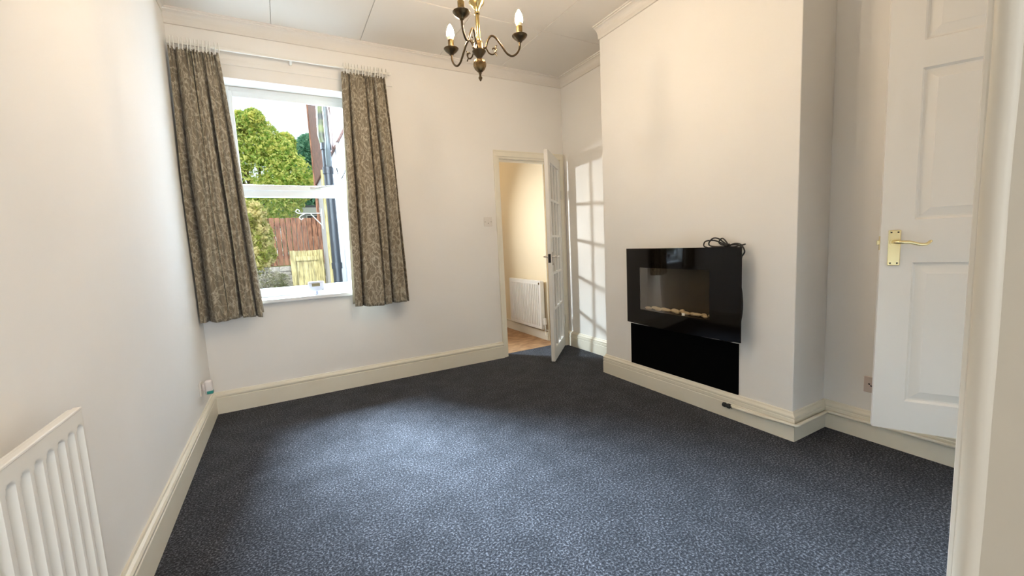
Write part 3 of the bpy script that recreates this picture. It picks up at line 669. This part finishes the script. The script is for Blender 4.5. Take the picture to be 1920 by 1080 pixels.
for r, z in prof: rg.append([bm.verts.new((AX.x+(r*(1+.045*math.cos(12*2*PI*k/SEG)))*math.cos(2*PI*k/SEG), AX.y+(r*(1+.045*math.cos(12*2*PI*k/SEG)))*math.sin(2*PI*k/SEG), z)) for k in range(SEG)])
for a_, b_ in zip(rg, rg[1:]):
    for k in range(SEG): bm.faces.new((a_[k], a_[(k+1) % SEG], b_[(k+1) % SEG], b_[k]))
bm.faces.new(rg[0]); bm.faces.new(rg[-1]); link('fluted_ball', bm, mat('aged_brass', (.24, .16, .075), .34, 1, var=(30, (.12, .08, .04), .45, .62)), ch, True)
bm = bmesh.new(); lathe(bm, [(0, 1.883), (.003, 1.885), (.009, 1.897), (.0085, 1.902), (.005, 1.906), (.005, 1.914), (.008, 1.920), (.006, 1.925), (0, 1.926)], Tz, 16); link('finial', bm, darkbrass, ch, True)
# loop, chain and ceiling rose above
bm = bmesh.new(); lathe(bm, [(0, H), (.055, H), (.052, H-.012), (.03, H-.035), (.012, H-.045), (0, H-.045)], Tz); link('ceiling_rose', bm, antbrass, ch, True)
zc_ = 2.238; k = 0
while zc_ < H-.04:
    bm = bmesh.new(); pts = []
    for q in range(12):
        a_ = 2*PI*q/12; dx = .009*math.cos(a_); dz = .019*math.sin(a_); pts.append((AX.x+(dx if k % 2 else 0), AX.y+(0 if k % 2 else dx), zc_+.012+dz))
    tube(bm, pts+[pts[0]], .0022, 6, False); link('chain_link', bm, antbrass, ch, True); zc_ += .030; k += 1
bm = bmesh.new(); tube(bm, [(AX.x, AX.y, 2.23), (AX.x+.004, AX.y, 2.5), (AX.x, AX.y, H-.04)], .0022, 6); link('flex', bm, antbrass, ch)
cups = [(1.355, -1.576), (1.609, -1.830), (1.291, -1.892)]; ZC = 2.080
for (cx, cy) in cups:
    d = Vector((cx-AX.x, cy-AX.y, 0)); r = .195; d.normalize()
    def at(rr, z): return Vector((AX.x, AX.y, 0))+d*rr+Vector((0, 0, z))
    bm = bmesh.new()
    pth = catmull([at(.020, 2.030), at(.032, 2.034), at(.042, 2.062), at(.058, 2.084), at(.078, 2.080), at(.104, 2.048), at(.130, 2.012), at(.155, 2.000), at(.178, 2.012), at(.192, 2.036), at(r, 2.066)], 5)
    tube(bm, pth, .0048, 10)
    ar = link('arm', bm, darkbrass, ch, True)
    bm = bmesh.new(); tube(bm, catmull([at(.034, 2.030), at(.046, 2.010), at(.062, 2.004), at(.076, 2.012), at(.078, 2.026), at(.068, 2.032), at(.062, 2.026)], 4), [.0034]*25, 8)
    tube(bm, catmull([at(.076, 2.012), at(.083, 2.026), at(.079, 2.038), at(.085, 2.044)], 4), .0026, 6); tube(bm, [at(.074, 2.010), at(.084, 1.998)], .003, 6)
    link('scroll', bm, darkbrass, ar, True)
    Tc = Matrix.Translation(at(r, 0)); bm = bmesh.new(); lathe(bm, [(0, 2.062), (.009, 2.062), (.012, 2.067), (.026, 2.078), (.035, 2.088), (.0365, 2.092), (.034, 2.0935), (.020, 2.088), (0, 2.087)], Tc); link('drip_cup', bm, darkbrass, ar, True)
    bm = bmesh.new(); lathe(bm, [(0, 2.088), (.0145, 2.088), (.0145, 2.132), (.0125, 2.133), (0, 2.133)], Tc, 20); link('candle_tube', bm, antbrass, ar, True)
    bm = bmesh.new(); lathe(bm, [(0, 2.133), (.012, 2.133), (.0155, 2.140), (.0165, 2.147), (0, 2.147)], Tc, 20); link('bulb_base', bm, bulbbase, ar, True)
    bm = bmesh.new(); lathe(bm, [(0, 2.1475), (.0165, 2.1475), (.0185, 2.158), (.0178, 2.170), (.0140, 2.184), (.0085, 2.196), (.0035, 2.204), (0, 2.207)], Tc, 20); link('bulb', bm, bulbm, ar, True)

# ------------------------------------------------------------------ small fittings
sw = empty('light_switch', (2.27, 0, 1.337), 'white square light switch left of the kitchen doorway', 'light switch')
bm = bmesh.new(); box(bm, (2.227, -.009, 1.294), (2.313, 0, 1.380), .003); link('plate', bm, plasticw, sw)
bm = bmesh.new(); box(bm, (2.263, -.0125, 1.325), (2.277, -.0085, 1.349), .002); link('rocker', bm, plasticw, sw)
for x in (2.239, 2.301):
    bm = bmesh.new(); tube(bm, [(x, -.0088, 1.337), (x, -.0098, 1.337)], .003, 8); link('screw', bm, darkhole, sw)
BX('switch_marking', (2.266, -.0132, 1.321), (2.275, -.0120, 1.326), darkhole, sw)
so = empty('wall_socket', (WX, -2.655, .30), 'white wall socket half hidden by the six panel door', 'socket')
bm = bmesh.new(); box(bm, (WX-.009, -2.70, .256), (WX, -2.612, .342), .003); link('plate', bm, mat('dusky_plastic', (.62, .52, .46), .4), so)
bm = bmesh.new()
box(bm, (WX-.0098, -2.660, .312), (WX-.0085, -2.652, .326)); box(bm, (WX-.0098, -2.650, .292), (WX-.0085, -2.640, .297)); box(bm, (WX-.0098, -2.672, .292), (WX-.0085, -2.662, .297)); box(bm, (WX-.0098, -2.640, .300), (WX-.0085, -2.632, .306)); link('pin_hole', bm, darkhole, so)
# plug-in air freshener on left wall
pf = empty('plug_in_freshener', (0, -.38, .30), 'white plug-in air freshener with teal window on the left wall', 'air freshener')
bm = bmesh.new(); box(bm, (0, -.43, .262), (.009, -.345, .348), .003); link('socket_plate', bm, plasticw, pf)
bm = bmesh.new(); box(bm, (.009, -.405, .285), (.030, -.365, .335), .008, 3); box(bm, (.024, -.412, .262), (.066, -.366, .352), .012, 3); link('body', bm, mat('warm_white_plastic', (.74, .68, .64), .35), pf, True)
bm = bmesh.new(); box(bm, (.034, -.4135, .266), (.0672, -.375, .286), .003); link('window', bm, teal, pf)
# heating control on the sill
th = empty('heating_control', (.745, .02, .796), 'small white heating control with display on the window sill', 'thermostat')
Mt = Matrix.Translation((.748, .03, .796)) @ Matrix.Rotation(math.radians(-8), 4, 'X')
bm = bmesh.new(); box(bm, (-.058, -.010, .024), (.058, .010, .104), .009, 3, Mt); link('body', bm, bluewhite, th, True)
bm = bmesh.new(); box(bm, (-.032, -.0112, .064), (.026, -.0095, .088), .001, 1, Mt); link('display', bm, lcd, th)
bm = bmesh.new(); box(bm, (.036, -.0112, .034), (.050, -.0095, .038), 0, 1, Mt); link('button', bm, greypipe, th)
bm = bmesh.new(); box(bm, (-.008, -.006, .002), (.008, .006, .026), .001, 1, Mt); lathe(bm, [(0, 0), (.036, 0), (.036, .004), (.010, .007), (0, .007)], Matrix.Translation((.748, .03, .7955)), 20); link('stand', bm, mat('grey_blue_plastic', (.45, .5, .64), .4), th)

# ------------------------------------------------------------------ OUTSIDE
struct(BX('floor', (-6, .28, -.25), (1.25, 6.0, -.15), groundm), 'paved yard behind the house')
struct(BX('floor', (-9, 6.25, .60), (12, 40, .84), soilgm), 'raised garden ground behind the stone wall')
# upper storey of the wing and its pipes
struct(BX('wall_wing_upper', (1.22, .30, 2.42), (1.60, 5.40, 5.6), soffitm, bevel=.01), 'pinkish brown upper wall of the rear wing')
PX, PY = 1.150, 2.30
sp = empty('soil_pipe', (PX, PY, -.15), 'thick dark soil pipe running up the white wing wall', 'drainpipe')
bm = bmesh.new(); tube(bm, [(PX, PY, -.15), (PX, PY, 2.48)], .055, 16); link('pipe', bm, soilm, sp, True)
bm = bmesh.new(); tube(bm, [(PX, PY, 2.48), (PX-.02, PY, 2.52), (PX-.035, PY, 2.60), (PX-.02, PY+.01, 2.95), (PX, PY, 3.05), (PX, PY, 4.6)], .052, 16); link('mossy_pipe', bm, gutterm, sp, True)
for z in (.9, 2.12, 2.42, 2.95):
    bm = bmesh.new(); tube(bm, [(PX, PY, z), (PX, PY, z+.08)], .066, 16); link('collar', bm, soilm, sp, True)
bm = bmesh.new(); tube(bm, catmull([(PX+.01, PY-.05, 2.22), (PX-.005, PY-.22, 2.36), (PX-.005, PY-.30, 2.44), (PX-.005, PY-.31, 2.60), (PX, PY-.30, 3.2)], 4), .030, 12); link('branch', bm, greypipe, sp, True)
sp2 = bmesh.new(); tube(sp2, [(1.222, 1.80, -.15), (1.222, 1.80, 2.40)], .016, 10)
tag(link('waste_pipe', sp2, renderm, smooth=True), 'thin white painted pipe right of the soil pipe', 'drainpipe')
sp3 = bmesh.new(); tube(sp3, [(1.215, 3.75, -.15), (1.215, 3.75, 2.42)], .028, 10); tag(link('waste_pipe', sp3, gatem, smooth=True), 'thin yellowish pipe left of the soil pipe', 'drainpipe')
bm = bmesh.new(); tube(bm, catmull([(1.24, 2.20, 2.18), (1.235, 2.0, 2.03), (1.24, 1.85, 1.99), (1.24, 1.4, 2.02)], 6), .006, 6); tag(link('cable', bm, rubber), 'thin black cable looped across the white wing wall', 'cable')
# corner post
bm = bmesh.new(); box(bm, (1.20, 5.42, -.15), (1.25, 5.47, 5.6), .01); tag(link('corner_post', bm, fencem), 'brown timber post at the far corner of the wing', 'post')
# window in the wing
w2 = bpy.data.objects.new('window_2', None); C.objects.link(w2); w2.location = (1.29, 1.37, 1.35); struct(w2, 'small kitchen window in the wing wall')
bm = bmesh.new()
for a_, b_ in (((1.255, 1.12, 1.35), (1.30, 1.15, 2.05)), ((1.255, 1.59, 1.35), (1.30, 1.62, 2.05)), ((1.255, 1.15, 1.35), (1.30, 1.59, 1.38)), ((1.255, 1.15, 2.02), (1.30, 1.59, 2.05))): box(bm, a_, b_, .003)
link('window_frame', bm, upvc, w2); BX('glass_pane', (1.274, 1.15, 1.38), (1.278, 1.59, 2.02), paneglass, w2)
# scroll bracket
bk_ = empty('hanging_bracket', (1.25, 4.9, 1.85), 'white scrolled iron bracket on the far end of the wing wall', 'bracket')
bm = bmesh.new(); X = 1.20; Y = 4.9
tube(bm, [(1.25, Y, 1.84), (.86, Y, 1.84)], .010, 8)
tube(bm, catmull([(.86, Y, 1.84), (.82, Y, 1.87), (.85, Y, 1.91), (.88, Y, 1.89), (.87, Y, 1.87)], 4), .009, 8)
tube(bm, catmull([(.98, Y, 1.84), (.90, Y, 1.80), (.87, Y, 1.76), (.90, Y, 1.73), (.93, Y, 1.755)], 4), .009, 8)
tube(bm, [(1.25, Y, 1.60), (1.05, Y, 1.84)], .010, 8); tube(bm, [(1.245, Y, 1.55), (1.245, Y, 1.92)], .012, 8); link('scrollwork', bm, upvc, bk_, True)
# fence
fn = empty('timber_fence', (.9, 8, .84), 'red brown close boarded timber fence on the raised ground', 'fence')
random.seed(4); x = -.6
while x < 2.6:
    z = 1.985+random.uniform(-.012, .012); dy = random.uniform(0, .008)
    BX('board', (x, 8-dy, .80), (x+.104, 8.018-dy, z), fencem, fn, .004, seg=1); x += .116
for z in (1.0, 1.8): BX('rail', (-.6, 8.018, z), (2.6, 8.06, z+.08), fencem, fn)
# gate
gg = empty('garden_gate', (.66, 5, -.15), 'mossy yellow boarded timber gate beside the white wing', 'gate')
x = .668
GZ = -.10
while x < 1.17:
    BX('board', (x, 5.03, GZ), (x+.088, 5.048, 1.168), gatem, gg, .002, seg=1); x += .092
BX('gate_stile', (.655, 4.99, GZ), (.735, 5.03, 1.175), gatem, gg, .003); BX('gate_stile', (1.12, 4.99, GZ), (1.20, 5.03, 1.175), gatem, gg, .003)
BX('gate_rail', (.735, 4.995, .985), (1.12, 5.03, 1.065), gatem, gg, .003); BX('gate_rail', (.735, 4.995, .30), (1.12, 5.03, .38), gatem, gg, .003)
# stone retaining wall
sw_ = empty('stone_wall', (.0, 6.1, -.15), 'low grey rubble stone wall behind the gate', 'wall')
BX('wall_core', (-4, 6.13, -.2), (1.3, 6.25, .82), stonem, sw_)
random.seed(9); meshes = []
for k in range(6):
    b2 = bmesh.new(); bmesh.ops.create_cube(b2, size=1)
    bmesh.ops.bevel(b2, geom=list(b2.edges), offset=.12, segments=1, affect='EDGES')
    for v in b2.verts: v.co += Vector((random.uniform(-.05, .05), random.uniform(-.05, .05), random.uniform(-.05, .05)))
    me = bpy.data.meshes.new('stone'); b2.to_mesh(me); b2.free(); me.materials.append(stonem); meshes.append(me)
z = .18
while z < .84:
    h = random.uniform(.07, .12); x = -.45
    while x < 1.2:
        l = random.uniform(.12, .26); o = bpy.data.objects.new('stone', random.choice(meshes)); C.objects.link(o); o.parent = sw_
        o.location = (x+l/2-0, 6.08-6.1+random.uniform(-.02, .02), z+h/2+.15); o.scale = (l*.98, .14, h*.96); x += l
    z += h
# foliage
def leaves(bm, blobs, n, size, rnd, up=.3):
    for _ in range(n):
        c, r = rnd.choice(blobs); v = Vector((rnd.gauss(0, 1), rnd.gauss(0, 1), rnd.gauss(0, 1))).normalized()*(rnd.random()**.28)
        p = Vector((c[0]+v.x*r[0], c[1]+v.y*r[1], c[2]+v.z*r[2]))
        s = size*rnd.uniform(.6, 1.4); a = Vector((rnd.gauss(0, 1), rnd.gauss(0, 1), rnd.gauss(0, 1))).normalized(); b = a.cross(Vector((rnd.gauss(0, 1), rnd.gauss(0, 1), rnd.gauss(0, 1)))).normalized()
        vs_ = [bm.verts.new(p+a*s), bm.verts.new(p+b*s*.5), bm.verts.new(p-a*s), bm.verts.new(p-b*s*.5)]; bm.faces.new(vs_)
def tree(name, label, loc, trunk_h, blobs, n, size, m, seed, r0=.12, cat='tree'):
    rnd = random.Random(seed); t = empty(name, loc, label, cat)
    bm = bmesh.new(); tube(bm, [loc, (loc[0]+.05, loc[1], loc[2]+trunk_h*.5), (loc[0], loc[1], loc[2]+trunk_h)], [r0, r0*.8, r0*.6], 10)
    for c, r in blobs[:10]: tube(bm, [(loc[0], loc[1], loc[2]+trunk_h*.8), ((loc[0]+c[0])/2, (loc[1]+c[1])/2, (loc[2]+trunk_h+c[2])/2), c], [r0*.5, r0*.3, r0*.1], 6)
    link('trunk', bm, barkm, t)
    bm = bmesh.new(); leaves(bm, blobs, n, size, rnd)
    me = bpy.data.meshes.new('crown'); bm.to_mesh(me); bm.free(); me.materials.append(m); o = bpy.data.objects.new('crown', me); C.objects.link(o); o.parent = t; o.matrix_parent_inverse = Matrix.Translation(loc).inverted(); o['kind'] = 'stuff'
rr = random.Random(5)
bl = [((.0, 10.5, 3.1), (1.3, 1.2, 1.3)), ((-.5, 10.4, 4.2), (.8, .8, .9)), ((.3, 10.5, 4.3), (.55, .6, .65)), ((.9, 10.3, 3.3), (.7, .7, .8)), ((.75, 10.4, 4.0), (.45, .5, .5)), ((-.9, 10.6, 3.0), (1.0, 1.0, 1.5)), ((.5, 10.2, 2.7), (.8, .7, .7))]
for _ in range(14):
    a_ = rr.uniform(-.2, PI+.2); bl.append(((.05+1.25*math.cos(a_), 10.4+rr.uniform(-.4, .4), 3.3+1.55*math.sin(a_)), (.28, .3, .3)))
tree('broadleaf_tree', 'bright yellow green broadleaf tree filling the upper window', (.1, 10.5, .84), 2.0, bl, 60000, .052, leaf_y, 1)
bl = [((1.9, 16, 1.5+k*.55), (1.35-.12*k, 1.2, .6)) for k in range(8)] + [((2.6, 17, 3), (1.5, 1, 2.4)), ((1.0, 16.5, 2.6), (1.2, 1, 1.6))]
tree('evergreen_tree', 'dark green evergreen tree behind the yellow green tree', (1.9, 16.3, .84), 4, bl, 30000, .08, leaf_d, 2, .16)
bl = [((-.10, 6.1, 1.65), (.42, .35, .55)), ((-.1, 6.1, 1.1), (.45, .35, .45)), ((.18, 6.2, 1.45), (.24, .25, .42)), ((-.5, 6.2, 1.6), (.5, .4, .6)), ((.22, 6.15, 1.15), (.22, .2, .25)), ((.05, 6.1, 1.95), (.3, .3, .25))]
tree('ivy_bush', 'pale yellow ivy bush spilling over the stone wall', (-.1, 6.4, .84), .5, bl, 11000, .042, leaf_i, 3, .04, 'bush')
bl = [((.15, 5.9, .60), (.40, .18, .28)), ((.45, 5.95, .50), (.22, .12, .25)), ((-.2, 5.8, .5), (.4, .2, .35))]
tree('bramble', 'straggly grey green bramble in front of the stone wall', (.15, 5.95, -.15), .55, bl, 2600, .022, leaf_b, 4, .02, 'bush')
# garden building
bd = empty('garden_building', (1.5, 11.5, .84), 'grey garden building with white fascia behind the fence', 'building')
BX('wall', (.95, 11.5, .80), (3.6, 13.5, 2.42), shedm, bd); BX('roof', (.85, 11.3, 2.55), (3.7, 13.7, 2.63), slatem, bd, .01); BX('fascia', (.85, 11.28, 2.40), (3.7, 11.36, 2.56), upvc, bd, .005)
BX('window', (1.32, 11.47, 1.6), (1.95, 11.5, 2.34), upvc, bd); wv_ = bpy.data.objects['window']; BX('pane', (1.36, 11.46, 1.64), (1.91, 11.47, 2.30), soilm, [o for o in bd.children if o.name.startswith('window')][0])
